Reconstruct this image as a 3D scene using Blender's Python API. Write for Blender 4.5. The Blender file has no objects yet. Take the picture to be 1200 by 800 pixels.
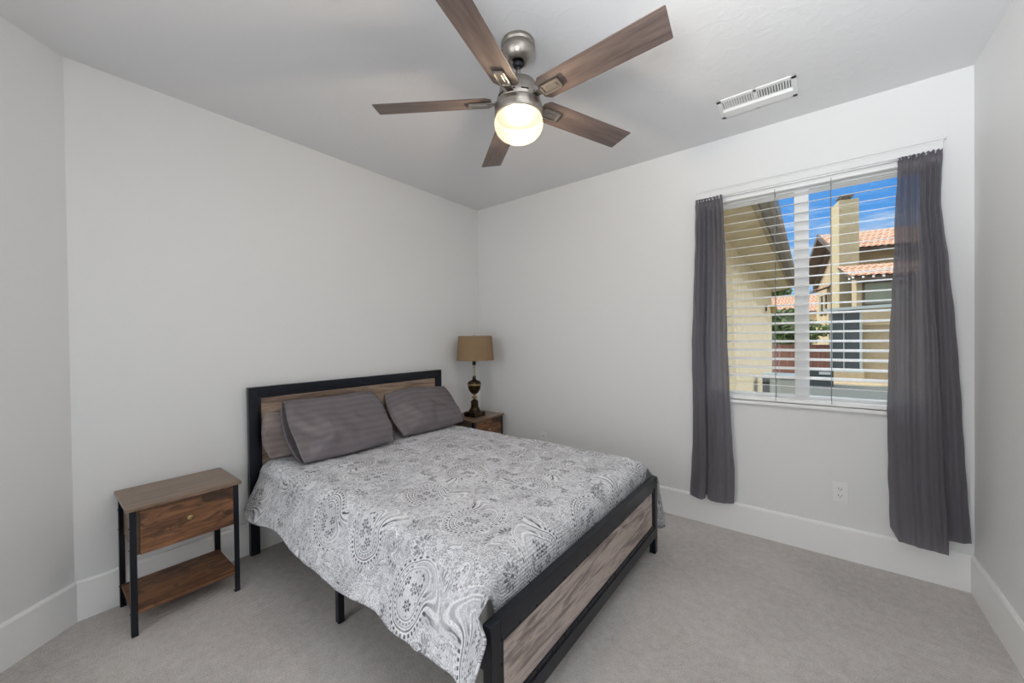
import bpy, bmesh, math, random
from mathutils import Vector, Matrix, noise
random.seed(7)
PI = math.pi
S = bpy.context.scene
COL = S.collection

# ------------------------------------------------------------------ camera
cd = bpy.data.cameras.new('camera'); cam = bpy.data.objects.new('camera', cd); COL.objects.link(cam)
cd.sensor_width = 36.0; cd.lens = 446.96 / 1200 * 36.0; cd.clip_start = 0.02; cd.clip_end = 500
yaw, pitch, roll = -0.6643, -0.0091, -0.0116
F = Vector((math.sin(yaw)*math.cos(pitch), math.cos(yaw)*math.cos(pitch), math.sin(pitch)))
Rt = Vector((math.cos(yaw), -math.sin(yaw), 0)); Up = Rt.cross(F)
R2 = math.cos(roll)*Rt + math.sin(roll)*Up; U2 = -math.sin(roll)*Rt + math.cos(roll)*Up
M = Matrix((R2, U2, -F)).transposed().to_4x4(); M.translation = Vector((2.8342, -3.042, 1.3583))
cam.matrix_world = M; S.camera = cam
S.view_settings.view_transform = 'Standard'; S.view_settings.look = 'None'
S.view_settings.gamma = 1.0; S.view_settings.use_curve_mapping = False
S.view_settings.exposure = 0.0
S.cycles.use_denoising = True
S.cycles.max_bounces = 10; S.cycles.diffuse_bounces = 6; S.cycles.transparent_max_bounces = 24
S.cycles.sample_clamp_indirect = 6.0

# ------------------------------------------------------------------ node helpers
class NT:
    """tiny expression layer over a shader node tree"""
    def __init__(s, tree): s.t = tree; s.n = tree.nodes; s.l = tree.links
    def node(s, typ, **kw):
        n = s.n.new(typ)
        for k, v in kw.items(): setattr(n, k, v)
        return n
    def put(s, sock, v):
        if isinstance(v, bpy.types.NodeSocket): s.l.new(v, sock)
        elif v is not None: sock.default_value = v
    def m(s, op, a, b=None, c=None, clamp=False):
        n = s.node('ShaderNodeMath', operation=op, use_clamp=clamp)
        s.put(n.inputs[0], a)
        if b is not None: s.put(n.inputs[1], b)
        if c is not None: s.put(n.inputs[2], c)
        return n.outputs[0]
    def add(s, a, b): return s.m('ADD', a, b)
    def sub(s, a, b): return s.m('SUBTRACT', a, b)
    def mul(s, a, b): return s.m('MULTIPLY', a, b)
    def mx(s, a, b): return s.m('MAXIMUM', a, b)
    def mn(s, a, b): return s.m('MINIMUM', a, b)
    def step(s, v, lo, hi):   # smoothstep lo..hi -> 0..1
        n = s.node('ShaderNodeMapRange', interpolation_type='SMOOTHSTEP'); s.put(n.inputs[0], v)
        n.inputs[1].default_value = lo; n.inputs[2].default_value = hi
        return n.outputs[0]
    def band(s, v, c, w):     # 1 near v=c
        d = s.m('ABSOLUTE', s.sub(v, c)); return s.sub(1.0, s.step(d, w*0.55, w))
    def mix(s, f, a, b):
        n = s.node('ShaderNodeMix', data_type='RGBA'); s.put(n.inputs[0], f); s.put(n.inputs[6], a); s.put(n.inputs[7], b)
        return n.outputs[2]
    def ramp(s, f, stops):
        n = s.node('ShaderNodeValToRGB'); s.put(n.inputs[0], f); e = n.color_ramp.elements
        while len(e) < len(stops): e.new(0.5)
        for q, (p, c) in zip(e, stops): q.position = p; q.color = (*c, 1)
        return n.outputs[0]
    def noise(s, vec, scale, detail=3, rough=0.5, dist=0.0):
        n = s.node('ShaderNodeTexNoise'); s.put(n.inputs['Vector'], vec); n.inputs['Scale'].default_value = scale
        n.inputs['Detail'].default_value = detail; n.inputs['Roughness'].default_value = rough; n.inputs['Distortion'].default_value = dist
        return n.outputs[0]
    def mapv(s, vec, scale=(1, 1, 1), rot=(0, 0, 0), loc=(0, 0, 0)):
        n = s.node('ShaderNodeMapping'); s.put(n.inputs[0], vec); n.inputs[1].default_value = loc; n.inputs[2].default_value = rot; n.inputs[3].default_value = scale
        return n.outputs[0]
    def xyz(s, vec): n = s.node('ShaderNodeSeparateXYZ'); s.put(n.inputs[0], vec); return n.outputs
    def comb(s, x, y, z=0.0):
        n = s.node('ShaderNodeCombineXYZ'); s.put(n.inputs[0], x); s.put(n.inputs[1], y); s.put(n.inputs[2], z); return n.outputs[0]
    def bump(s, h, strength=0.3, dist=0.01):
        n = s.node('ShaderNodeBump'); n.inputs['Strength'].default_value = strength; n.inputs['Distance'].default_value = dist
        s.put(n.inputs['Height'], h); return n.outputs[0]

def c4(c): return (c[0], c[1], c[2], 1)
def mat(name, col=(.8, .8, .8), rough=.5, metal=0.0, spec=.5, fn=None, **kw):
    m = bpy.data.materials.new(name); m.use_nodes = True; T = NT(m.node_tree)
    b = m.node_tree.nodes['Principled BSDF']
    b.inputs['Base Color'].default_value = c4(col); b.inputs['Roughness'].default_value = rough
    b.inputs['Metallic'].default_value = metal; b.inputs['Specular IOR Level'].default_value = spec
    for k, v in kw.items(): b.inputs[k].default_value = v
    if fn: fn(T, b)
    return m
def objc(T): return T.node('ShaderNodeTexCoord').outputs['Object']
def uvc(T): return T.node('ShaderNodeTexCoord').outputs['UV']

# ------------------------------------------------------------------ world (procedural sky with thin clouds)
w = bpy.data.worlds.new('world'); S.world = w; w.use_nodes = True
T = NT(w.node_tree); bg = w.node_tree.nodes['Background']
gen = T.node('ShaderNodeTexCoord').outputs['Generated']
sx = T.xyz(gen)
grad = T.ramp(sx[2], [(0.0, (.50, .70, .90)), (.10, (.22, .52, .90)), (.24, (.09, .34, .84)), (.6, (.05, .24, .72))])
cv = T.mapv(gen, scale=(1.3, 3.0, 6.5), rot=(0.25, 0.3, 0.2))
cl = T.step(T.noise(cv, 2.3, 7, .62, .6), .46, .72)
hi = T.node('ShaderNodeMix', data_type='RGBA'); T.l.new(T.step(sx[2], .32, .50), hi.inputs[0]); hi.inputs[7].default_value = (2.3, 2.4, 2.55, 1)   # brightness added to the unseen high sky, lights the slats
sky_fill = T.step(T.sub(T.mul(sx[0], .75), T.mul(sx[1], .85)), -.05, .75)   # warm brightness added to the unseen half of the sky, for the wing wall
T.l.new(T.mix(sky_fill, T.mix(T.mul(cl, .85), grad, (.80, .87, .97, 1)), (.85, .80, .72, 1)), hi.inputs[6])
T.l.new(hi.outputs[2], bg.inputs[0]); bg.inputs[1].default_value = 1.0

# sun: from the west, so the neighbour's chimney is lit on its left face
sd = bpy.data.lights.new('sun', 'SUN'); sun = bpy.data.objects.new('sun', sd); COL.objects.link(sun)
sd.energy = 3.6; sd.angle = math.radians(0.6); sd.color = (1, .93, .80)
sun.rotation_euler = Vector((0.86, 0.10, -0.62)).to_track_quat('-Z', 'Y').to_euler()

def area(name, loc, direction, sx_, sy_, power, color=(1, 1, 1)):
    l = bpy.data.lights.new(name, 'AREA'); l.shape = 'RECTANGLE'; l.size = sx_; l.size_y = sy_; l.energy = power; l.color = color
    o = bpy.data.objects.new(name, l); COL.objects.link(o); o.location = loc
    o.rotation_euler = Vector(direction).to_track_quat('-Z', 'Z').to_euler(); return o
# added unseen fill light, shining in through the opening behind the camera
area('added_rear_fill', (1.75, -4.22, 1.22), (.50, 1, .02), 1.35, 2.3, 29, (.95, .975, 1))
# added spot near the camera, bounced off the ceiling to brighten the room
fl = bpy.data.lights.new('added_ceiling_bounce', 'SPOT'); fl.energy = 285; fl.color = (.92, .965, 1); fl.spot_size = math.radians(110); fl.spot_blend = 1.0; fl.shadow_soft_size = .28
fo = bpy.data.objects.new('added_ceiling_bounce', fl); COL.objects.link(fo); fo.location = (2.75, -3.2, 1.72); fo.rotation_euler = Vector((.36, .85, 1)).to_track_quat('-Z', 'Y').to_euler()

# ------------------------------------------------------------------ mesh helpers
def tag(o, label=None, cat=None, group=None, kind=None):
    if label: o['label'] = label
    if cat: o['category'] = cat
    if group: o['group'] = group
    if kind: o['kind'] = kind
    return o
def empty(name, loc=(0, 0, 0), rz=0, label=None, cat=None, group=None):
    o = bpy.data.objects.new(name, None); COL.objects.link(o); o.location = loc; o.rotation_euler = (0, 0, rz)
    o.empty_display_size = .1
    return tag(o, label, cat, group)
def obj(name, bm, m, parent=None, bevel=0, smooth=False, seg=2, recalc=True):
    if recalc: bmesh.ops.recalc_face_normals(bm, faces=bm.faces[:])
    me = bpy.data.meshes.new(name); bm.to_mesh(me); bm.free()
    for x in (m if isinstance(m, (list, tuple)) else [m]): me.materials.append(x)
    if smooth:
        for p in me.polygons: p.use_smooth = True
    o = bpy.data.objects.new(name, me); COL.objects.link(o)
    if parent: o.parent = parent
    if bevel:
        b = o.modifiers.new('bevel', 'BEVEL'); b.width = bevel; b.segments = seg; b.limit_method = 'ANGLE'; b.angle_limit = math.radians(40)
        b.harden_normals = False
    return o
def nb(): return bmesh.new()
def box(bm, a, b, mi=0):
    x0, y0, z0 = (min(a[i], b[i]) for i in range(3)); x1, y1, z1 = (max(a[i], b[i]) for i in range(3))
    v = [bm.verts.new(c) for c in ((x0,y0,z0),(x1,y0,z0),(x1,y1,z0),(x0,y1,z0),(x0,y0,z1),(x1,y0,z1),(x1,y1,z1),(x0,y1,z1))]
    for f in ((0,3,2,1),(4,5,6,7),(0,1,5,4),(1,2,6,5),(2,3,7,6),(3,0,4,7)):
        bm.faces.new([v[i] for i in f]).material_index = mi
    return v
def prism(bm, pts, ext):           # polygon (3D points) extruded by vector
    ext = Vector(ext); a = [bm.verts.new(p) for p in pts]; b = [bm.verts.new(Vector(p)+ext) for p in pts]
    bm.faces.new(a); bm.faces.new(b[::-1])
    n = len(a)
    for i in range(n): bm.faces.new((a[i], a[(i+1) % n], b[(i+1) % n], b[i]))
def tube(bm, p0, p1, r0, r1=None, n=16, cap=True):
    p0, p1 = Vector(p0), Vector(p1); r1 = r0 if r1 is None else r1
    d = (p1-p0).normalized(); u = d.orthogonal().normalized(); v = d.cross(u)
    ra = [bm.verts.new(p0+r0*(math.cos(2*PI*i/n)*u+math.sin(2*PI*i/n)*v)) for i in range(n)]
    rb = [bm.verts.new(p1+r1*(math.cos(2*PI*i/n)*u+math.sin(2*PI*i/n)*v)) for i in range(n)]
    for i in range(n): bm.faces.new((ra[i], ra[(i+1) % n], rb[(i+1) % n], rb[i]))
    if cap: bm.faces.new(ra[::-1]); bm.faces.new(rb)
def lathe(bm, prof, c=(0, 0), n=40, close=False):
    rings = []
    for r, z in prof:
        if r < 1e-5: rings.append([bm.verts.new((c[0], c[1], z))])
        else: rings.append([bm.verts.new((c[0]+r*math.cos(2*PI*i/n), c[1]+r*math.sin(2*PI*i/n), z)) for i in range(n)])
    if close: rings.append(rings[0])
    for A, B in zip(rings, rings[1:]):
        for i in range(n):
            j = (i+1) % n
            if len(A) == 1 and len(B) == 1: continue
            if len(A) == 1: bm.faces.new((A[0], B[j], B[i]))
            elif len(B) == 1: bm.faces.new((A[i], A[j], B[0]))
            else: bm.faces.new((A[i], A[j], B[j], B[i]))
def grid(bm, nu, nv, fn, uvfn=None, mi=0):
    V = [[bm.verts.new(fn(i/nu, j/nv)) for j in range(nv+1)] for i in range(nu+1)]
    L = bm.loops.layers.uv.verify() if uvfn else None
    for i in range(nu):
        for j in range(nv):
            idx = ((i, j), (i+1, j), (i+1, j+1), (i, j+1))
            f = bm.faces.new([V[a][b] for a, b in idx]); f.material_index = mi
            if L:
                for lp, (a, b) in zip(f.loops, idx): lp[L].uv = uvfn(a/nu, b/nv)
    return V
def lerp(a, b, t): return a+(b-a)*t
def interp(tab, x):
    if x <= tab[0][0]: return tab[0][1]
    for (a, fa), (b, fb) in zip(tab, tab[1:]):
        if x <= b: return lerp(fa, fb, (x-a)/(b-a))
    return tab[-1][1]
def sm(a, b, x): t = min(1, max(0, (x-a)/(b-a))); return t*t*(3-2*t)

# ------------------------------------------------------------------ materials
def f_wall(T, b):
    o = objc(T); T.l.new(T.bump(T.noise(o, 55, 3), .05, .004), b.inputs['Normal'])
WALL = mat('wall_paint', (.76, .765, .765), .5, spec=.35, fn=f_wall)
def f_ceil(T, b):
    o = objc(T); h = T.step(T.noise(o, 11, 5, .6, .8), .48, .60)
    T.l.new(T.bump(h, .09, .005), b.inputs['Normal'])
CEIL = mat('ceiling_paint', (.74, .74, .75), .75, spec=.2, fn=f_ceil)
TRIM = mat('trim_paint', (.86, .865, .86), .4, spec=.4)
VINYL = mat('white_vinyl', (.82, .83, .84), .35)
SLAT = mat('blind_slat', (.92, .92, .92), .4)
def f_carpet(T, b):
    o = objc(T); x = T.xyz(T.mapv(o, rot=(0, 0, .35)))
    rib = T.m('SINE', T.mul(x[0], 640)); rib2 = T.m('SINE', T.mul(x[1], 640))
    big = T.noise(o, 1.6, 4, .6); fine = T.noise(o, 170, 2, .7); med = T.noise(o, 26, 4, .7)
    f = T.add(T.mul(big, .30), T.add(T.mul(fine, .40), T.mul(med, .30)))
    f = T.add(f, T.mul(T.mul(rib, rib2), .06))
    T.l.new(T.ramp(f, [(.30, (.320, .300, .285)), (.50, (.540, .508, .486)), (.70, (.710, .675, .650))]), b.inputs['Base Color'])
    T.l.new(T.bump(T.add(fine, T.mul(T.mul(rib, rib2), .5)), .5, .004), b.inputs['Normal'])
CARPET = mat('carpet', (.2, .18, .16), .95, spec=.1, fn=f_carpet)
BLACK = mat('black_metal', (.012, .014, .021), .34, .4)
BOLT = mat('black_bolt', (.02, .02, .022), .3, .7)
def wood(name, stops, ax=(1, 12, 12), sc=2.2, rough=.5, knots=0.0, rot=(0, 0, 0), dist=1.2, bumpy=.08, stain=None):
    def fn(T, b):
        o = objc(T); v = T.mapv(o, scale=ax, rot=rot)
        g = T.noise(v, sc, 8, .62, dist); fine = T.noise(T.mapv(o, scale=tuple(a*4 for a in ax), rot=rot), sc*2, 3, .6, .2)
        f = T.add(T.mul(g, .8), T.mul(fine, .2))
        c = T.ramp(f, stops)
        if knots:
            k = T.step(T.noise(T.mapv(o, scale=(2.2 if ax[0] < ax[1] else 5, 5 if ax[0] < ax[1] else 2.2, 5)), 3.0, 5, .65, 1.2), .50, .66)
            c = T.mix(T.mul(k, knots), c, c4(stain or (.03, .018, .012)))
        T.l.new(c, b.inputs['Base Color']); T.l.new(T.bump(f, bumpy, .003), b.inputs['Normal'])
    return mat(name, (.3, .2, .1), rough, fn=fn)
RUST = wood('rustic_brown_wood', [(.30, (.040, .018, .010)), (.45, (.135, .058, .026)), (.60, (.260, .120, .052)), (.75, (.350, .175, .082))], ax=(9, 1.1, 9), knots=.85)
RUSTTOP = wood('rustic_brown_wood_top', [(.30, (.120, .078, .052)), (.50, (.200, .132, .088)), (.72, (.270, .185, .128))], ax=(9, 1.1, 9), rough=.32)
RUSTSIDE = wood('rustic_brown_wood_side', [(.30, (.130, .090, .060)), (.72, (.260, .190, .140))], ax=(3, 3, 9), rough=.5)
PLANK = wood('weathered_plank', [(.30, (.130, .104, .098)), (.42, (.270, .222, .205)), (.51, (.540, .450, .400)), (.60, (.310, .265, .262)), (.72, (.600, .520, .470))], ax=(8, .8, 8), sc=1.7, rough=.6, dist=1.8)
PLANKH = wood('weathered_plank_warm', [(.30, (.090, .060, .045)), (.44, (.230, .160, .115)), (.56, (.400, .300, .225)), (.66, (.240, .180, .145)), (.78, (.380, .310, .250))], ax=(8, .8, 8), sc=1.7, rough=.6, dist=1.8)
BLADE = wood('fan_blade_wood', [(.28, (.060, .043, .040)), (.48, (.125, .092, .082)), (.60, (.175, .132, .114)), (.76, (.235, .185, .160))], ax=(1.0, 14, 14), sc=1.8, rough=.42, dist=.6)
def f_nick(T, b):
    o = objc(T); T.l.new(T.ramp(T.noise(T.mapv(o, scale=(1, 1, 60)), 3, 3), [(.3, (.33, .30, .27)), (.7, (.46, .43, .39))]), b.inputs['Base Color'])
NICKEL = mat('brushed_nickel', (.42, .39, .36), .33, 1.0, fn=f_nick)
DARKHOLE = mat('dark_recess', (.01, .01, .01), .8)
def f_brass(T, b):
    o = objc(T); T.l.new(T.ramp(T.noise(o, 26, 5, .7), [(.40, (.018, .013, .010)), (.62, (.075, .045, .02)), (.78, (.30, .20, .09))]), b.inputs['Base Color'])
DBRONZE = mat('dark_bronze', (.03, .02, .015), .3, .7, fn=f_brass)
BRASS = mat('aged_brass', (.36, .27, .13), .35, .9)
def f_candle(T, b):
    o = objc(T); z = T.xyz(o)[2]; T.l.new(T.ramp(T.m('FRACT', T.mul(z, 42)), [(.0, (.25, .20, .13)), (.35, (.58, .53, .42)), (.9, (.50, .45, .35))]), b.inputs['Base Color'])
CANDLE = mat('ribbed_pale_stem', (.5, .45, .35), .5, fn=f_candle)
def f_burlap(T, b):
    x = T.xyz(objc(T)); a = T.m('SINE', T.mul(x[2], 700)); n = T.noise(T.mapv(objc(T), scale=(1, 1, 9)), 60, 3, .7)
    f = T.add(T.mul(n, .8), T.mul(a, .06))
    T.l.new(T.ramp(f, [(.2, (.20, .135, .078)), (.6, (.32, .225, .135))]), b.inputs['Base Color']); T.l.new(T.bump(f, .3, .002), b.inputs['Normal'])
BURLAP = mat('tan_burlap', (.3, .21, .12), .9, fn=f_burlap, spec=.1)
PLASTIC = mat('white_plastic', (.82, .82, .82), .35)
def f_satin(c0, c1, sc):
    def fn(T, b):
        u = T.xyz(uvc(T)); st = T.step(T.m('SINE', T.mul(u[1], sc)), -.6, .6)
        T.l.new(T.mix(st, c4(c0), c4(c1)), b.inputs['Base Color'])
        T.l.new(T.mx(T.mul(T.sub(1.0, st), .55), .36), b.inputs['Roughness'])
        n = T.noise(uvc(T), 9, 4, .6, .6); T.l.new(T.bump(n, .35, .02), b.inputs['Normal'])
    return fn
PILLOW = mat('grey_satin_stripe', (.12, .11, .12), .45, spec=.5, fn=f_satin((.140, .124, .134), (.152, .136, .146), 130))
PILLOW2 = mat('taupe_satin', (.24, .2, .19), .5, spec=.4, fn=f_satin((.225, .185, .175), (.25, .21, .20), 150))
def curtain_mat():
    m = bpy.data.materials.new('grey_curtain_satin'); m.use_nodes = True; T = NT(m.node_tree); nt = m.node_tree
    b = nt.nodes['Principled BSDF']; out = nt.nodes['Material Output']
    uv = uvc(T); n = T.noise(T.mapv(uv, scale=(6, 1.2, 1)), 8, 4, .6)
    T.l.new(T.ramp(n, [(.3, (.090, .082, .090)), (.7, (.122, .112, .124))]), b.inputs['Base Color'])
    b.inputs['Roughness'].default_value = .42; b.inputs['Sheen Weight'].default_value = .2
    T.l.new(T.bump(T.noise(T.mapv(uv, scale=(2, 5, 1)), 9, 4, .6, .8), .25, .01), b.inputs['Normal'])
    tl = T.node('ShaderNodeBsdfTranslucent'); tl.inputs[0].default_value = (.42, .41, .48, 1)
    tp = T.node('ShaderNodeBsdfTransparent'); tp.inputs[0].default_value = (.84, .84, .92, 1)
    m1 = T.node('ShaderNodeMixShader'); m1.inputs[0].default_value = .30; T.l.new(b.outputs[0], m1.inputs[1]); T.l.new(tl.outputs[0], m1.inputs[2])
    m2 = T.node('ShaderNodeMixShader'); m2.inputs[0].default_value = .09; T.l.new(m1.outputs[0], m2.inputs[1]); T.l.new(tp.outputs[0], m2.inputs[2])
    T.l.new(m2.outputs[0], out.inputs[0]); return m
CURTAIN = curtain_mat()
def glass_mat(name, tint=(.96, .98, .97), refl=.05):
    m = bpy.data.materials.new(name); m.use_nodes = True; T = NT(m.node_tree); nt = m.node_tree
    nt.nodes.remove(nt.nodes['Principled BSDF']); out = nt.nodes['Material Output']
    tp = T.node('ShaderNodeBsdfTransparent'); tp.inputs[0].default_value = c4(tint)
    gl = T.node('ShaderNodeBsdfGlossy'); gl.inputs['Roughness'].default_value = .02
    mx = T.node('ShaderNodeMixShader'); mx.inputs[0].default_value = refl
    T.l.new(tp.outputs[0], mx.inputs[1]); T.l.new(gl.outputs[0], mx.inputs[2]); T.l.new(mx.outputs[0], out.inputs[0]); return m
GLASS = glass_mat('window_glass', refl=.02)

# paisley quilt: every voronoi cell carries one turned, curled drop with rings, dots and a flower core
def paisley(T, uv, scale, off, rnd=.35):
    v = T.mapv(uv, scale=(scale, scale, 1), loc=off)
    vo = T.node('ShaderNodeTexVoronoi', voronoi_dimensions='2D', feature='F1'); T.put(vo.inputs['Vector'], v)
    vo.inputs['Scale'].default_value = 1.0; vo.inputs['Randomness'].default_value = rnd
    p = T.xyz(v); c = T.xyz(vo.outputs['Position']); rc = T.node('ShaderNodeSeparateColor'); T.put(rc.inputs[0], vo.outputs['Color'])
    dx = T.sub(p[0], c[0]); dy = T.sub(p[1], c[1])
    th = T.mul(rc.outputs[0], 6.283); cs = T.m('COSINE', th); sn = T.m('SINE', th)
    x = T.add(T.mul(dx, cs), T.mul(dy, sn)); y = T.sub(T.mul(dy, cs), T.mul(dx, sn))
    flip = T.sub(T.mul(T.m('GREATER_THAN', rc.outputs[1], .5), 2.0), 1.0); y = T.mul(y, flip)
    x = T.add(x, .10)
    r = T.m('SQRT', T.add(T.mul(x, x), T.add(T.mul(y, y), 1e-5)))
    ph = T.m('ARCTAN2', y, x)
    sw = T.add(ph, T.mul(T.mul(r, r), 4.2))                  # curl grows with distance from the head
    sw = T.m('WRAP', sw, PI, -PI)
    e = T.m('EXPONENT', T.mul(T.mul(sw, sw), -1.9))
    Rr = T.add(.235, T.mul(e, .27))
    L = T.m('DIVIDE', r, Rr)
    return L, ph, sw, r, e
def flower(T, uv, scale, off, petals, size, rnd=.8):
    v = T.mapv(uv, scale=(scale, scale, 1), loc=off)
    vo = T.node('ShaderNodeTexVoronoi', voronoi_dimensions='2D', feature='F1'); T.put(vo.inputs['Vector'], v)
    vo.inputs['Scale'].default_value = 1.0; vo.inputs['Randomness'].default_value = rnd
    p = T.xyz(v); c = T.xyz(vo.outputs['Position'])
    dx = T.sub(p[0], c[0]); dy = T.sub(p[1], c[1]); r = T.m('SQRT', T.add(T.mul(dx, dx), T.mul(dy, dy))); a = T.m('ARCTAN2', dy, dx)
    pet = T.m('ABSOLUTE', T.m('COSINE', T.mul(a, petals/2.0)))
    rr = T.m('DIVIDE', r, T.add(size*.35, T.mul(pet, size*.65)))
    f = T.sub(1.0, T.step(rr, .80, 1.0)); hole = T.step(rr, .40, .55)
    return T.mul(f, T.mx(hole, T.sub(1.0, T.step(r, size*.12, size*.2))))
def f_quilt(T, b):
    uv = uvc(T)
    wob = T.node('ShaderNodeVectorMath', operation='ADD'); nn = T.node('ShaderNodeTexNoise'); T.put(nn.inputs['Vector'], uv); nn.inputs['Scale'].default_value = 5
    sc_ = T.node('ShaderNodeVectorMath', operation='SCALE'); T.l.new(nn.outputs['Color'], sc_.inputs[0]); sc_.inputs['Scale'].default_value = .03
    T.l.new(uv, wob.inputs[0]); T.l.new(sc_.outputs[0], wob.inputs[1]); uvw = wob.outputs[0]
    def drops(scale, off, rnd, nd, lw):
        L, ph, sw, r, rn = paisley(T, uvw, scale, off, rnd)
        ink = T.mul(T.band(L, 1.0, .040*lw), .75)
        ink = T.mx(ink, T.mul(T.band(L, .90, .022*lw), .45))
        ink = T.mx(ink, T.mul(T.mul(T.band(L, 1.15, .075), T.step(T.m('SINE', T.mul(ph, nd)), -.1, .35)), .95))
        ink = T.mx(ink, T.mul(T.mul(T.band(L, .80, .055), T.step(T.m('SINE', T.mul(ph, nd*.8)), -.2, .3)), .75))
        ink = T.mx(ink, T.mul(T.band(L, .68, .026*lw), .75))
        ink = T.mx(ink, T.mul(T.mul(T.band(L, 1.29, .045), T.step(T.m('SINE', T.mul(ph, nd*1.4)), .1, .5)), .55))
        ink = T.mul(ink, T.sub(1.0, T.mul(T.step(rn, .35, .85), .62)))      # the print thins out in the tails
        halo = T.mx(T.band(L, 1.07, .045), T.mx(T.band(L, .95, .03), T.mx(T.band(L, .73, .03), T.band(L, 1.40, .05))))
        inside = T.sub(1.0, T.step(L, .56, .60)); outside = T.step(L, 1.32, 1.38)
        return L, ink, halo, inside, outside
    L1, ink1, halo1, in1, out1 = drops(2.75, (.3, .7, 0), .30, 30, 1.0)
    L2, ink2, halo2, in2, out2 = drops(5.9, (.15, .35, 0), .55, 20, 1.5)
    core = flower(T, uvw, 20, (.1, .2, 0), 6, .46, .5); sml = flower(T, uvw, 30, (.4, .4, 0), 5, .36, .9)
    big = flower(T, uvw, 6.3, (.55, .13, 0), 12, .33, .8)
    o12 = T.mul(out1, out2)
    ink = T.mx(ink1, T.mul(in1, T.mul(core, .9)))
    ink = T.mx(ink, T.mul(out1, T.mx(T.mul(ink2, .85), T.mul(in2, T.mul(sml, .8)))))
    ink = T.mx(ink, T.mul(o12, T.mx(T.mul(big, .75), T.mul(sml, .5))))
    dots = T.node('ShaderNodeTexVoronoi', voronoi_dimensions='2D', feature='F1'); T.put(dots.inputs['Vector'], uvw); dots.inputs['Scale'].default_value = 105; dots.inputs['Randomness'].default_value = .75
    ds = T.sub(1.0, T.step(dots.outputs['Distance'], .16, .32))
    ink = T.mx(ink, T.mul(ds, T.add(.30, T.mul(o12, .35))))
    halo_ = T.mx(halo1, T.mul(out1, halo2))
    # worn, uneven print
    ink = T.mul(ink, T.add(.62, T.mul(T.step(T.noise(uv, 26, 3, .7), .3, .62), .38)))
    ground = T.mix(T.step(T.noise(uv, 6, 5, .65), .35, .65), (.62, .625, .655, 1), (.80, .81, .845, 1))
    ground = T.mix(T.mul(halo_, .8), ground, (.90, .90, .92, 1))
    ink = T.m('MULTIPLY', ink, 1.15, clamp=True)
    T.l.new(T.mix(ink, ground, (.100, .100, .118, 1)), b.inputs['Base Color'])
    x = T.xyz(uv); q = T.add(T.mul(T.m('ABSOLUTE', T.m('SINE', T.mul(x[1], 250))), .5), T.mul(T.noise(T.mapv(uv, scale=(1, 2.2, 1)), 28, 4, .6, .5), 1.1))
    T.l.new(T.bump(q, .55, .010), b.inputs['Normal'])
QUILT = mat('paisley_quilt', (.6, .6, .6), .85, spec=.15, fn=f_quilt)
BINDING = mat('quilt_binding', (.25, .25, .28), .85, spec=.1)

# exterior materials
def stucco(name, col, v=.12):
    def fn(T, b):
        o = objc(T); n = T.noise(o, 5, 6, .7)
        T.l.new(T.ramp(n, [(.3, tuple(c*(1-v) for c in col)), (.7, tuple(c*(1+v) for c in col))]), b.inputs['Base Color'])
        T.l.new(T.bump(T.noise(o, 60, 3), .25, .01), b.inputs['Normal'])
    return mat(name, col, .9, spec=.1, fn=fn)
STUC = stucco('tan_stucco', (.44, .36, .24)); STUC2 = stucco('cream_stucco', (.76, .63, .42)); STUC3 = stucco('chimney_stucco', (.42, .36, .24))
BROWN = mat('brown_trim', (.085, .060, .048), .7); GUTTER = mat('brown_gutter', (.10, .090, .078), .35)
def f_tile(T, b):
    uv = uvc(T); br = T.node('ShaderNodeTexBrick'); T.put(br.inputs['Vector'], uv)
    br.offset = .5; br.inputs['Scale'].default_value = 1.0; br.inputs['Brick Width'].default_value = .26; br.inputs['Row Height'].default_value = .36
    br.inputs['Mortar Size'].default_value = .035; br.inputs['Color1'].default_value = (.27, .085, .045, 1); br.inputs['Color2'].default_value = (.36, .15, .085, 1)
    br.inputs['Mortar'].default_value = (.50, .38, .28, 1)
    T.l.new(br.outputs[0], b.inputs['Base Color'])
TILE = mat('terracotta_tile', (.5, .25, .15), .8, fn=f_tile)
def f_shaded_asph(T, b):
    o = objc(T); y = T.xyz(o)[1]; n = T.noise(o, 40, 4, .7); g = T.noise(o, .5, 4, .6)
    edge = T.step(T.add(y, T.mul(g, 2.0)), 16.2, 17.2)  # near asphalt is dark, the house's shadow put into its colour
    a = T.ramp(n, [(.3, (.055, .062, .060)), (.7, (.12, .13, .125))]); s_ = T.ramp(T.noise(o, 9, 5, .7), [(.3, (.30, .22, .13)), (.7, (.55, .44, .29))])
    T.l.new(T.mix(edge, a, s_), b.inputs['Base Color'])
GROUND = mat('shaded_asphalt_and_gravel', (.1, .1, .1), .9, fn=f_shaded_asph)
def f_fence(T, b):
    o = objc(T); x = T.xyz(o)[0]; fr = T.m('FRACT', T.mul(x, 7.0)); gap = T.step(fr, .03, .10)
    T.l.new(T.mix(gap, (.04, .025, .02, 1), T.ramp(T.noise(T.mapv(o, scale=(9, 9, 1)), 3, 4), [(.3, (.16, .070, .055)), (.7, (.27, .13, .10))])), b.inputs['Base Color'])
FENCE = mat('redwood_fence', (.2, .1, .08), .8, fn=f_fence)
def f_leaf(T, b):
    T.l.new(T.ramp(T.noise(objc(T), 5, 4, .7), [(.3, (.030, .060, .018)), (.55, (.09, .16, .03)), (.75, (.30, .36, .06))]), b.inputs['Base Color'])
LEAF = mat('hedge_leaves', (.08, .14, .03), .6, fn=f_leaf)
SHEDM = mat('dark_slate_panel', (.060, .075, .085), .25, .2); SHEDR = mat('pale_metal_roof', (.45, .52, .54), .4, .3)
ACM = mat('pale_enamel', (.46, .50, .50), .45); ACD = mat('dark_grille', (.03, .04, .045), .6); ACT = mat('blue_grey_enamel', (.42, .53, .60), .35)
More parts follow.
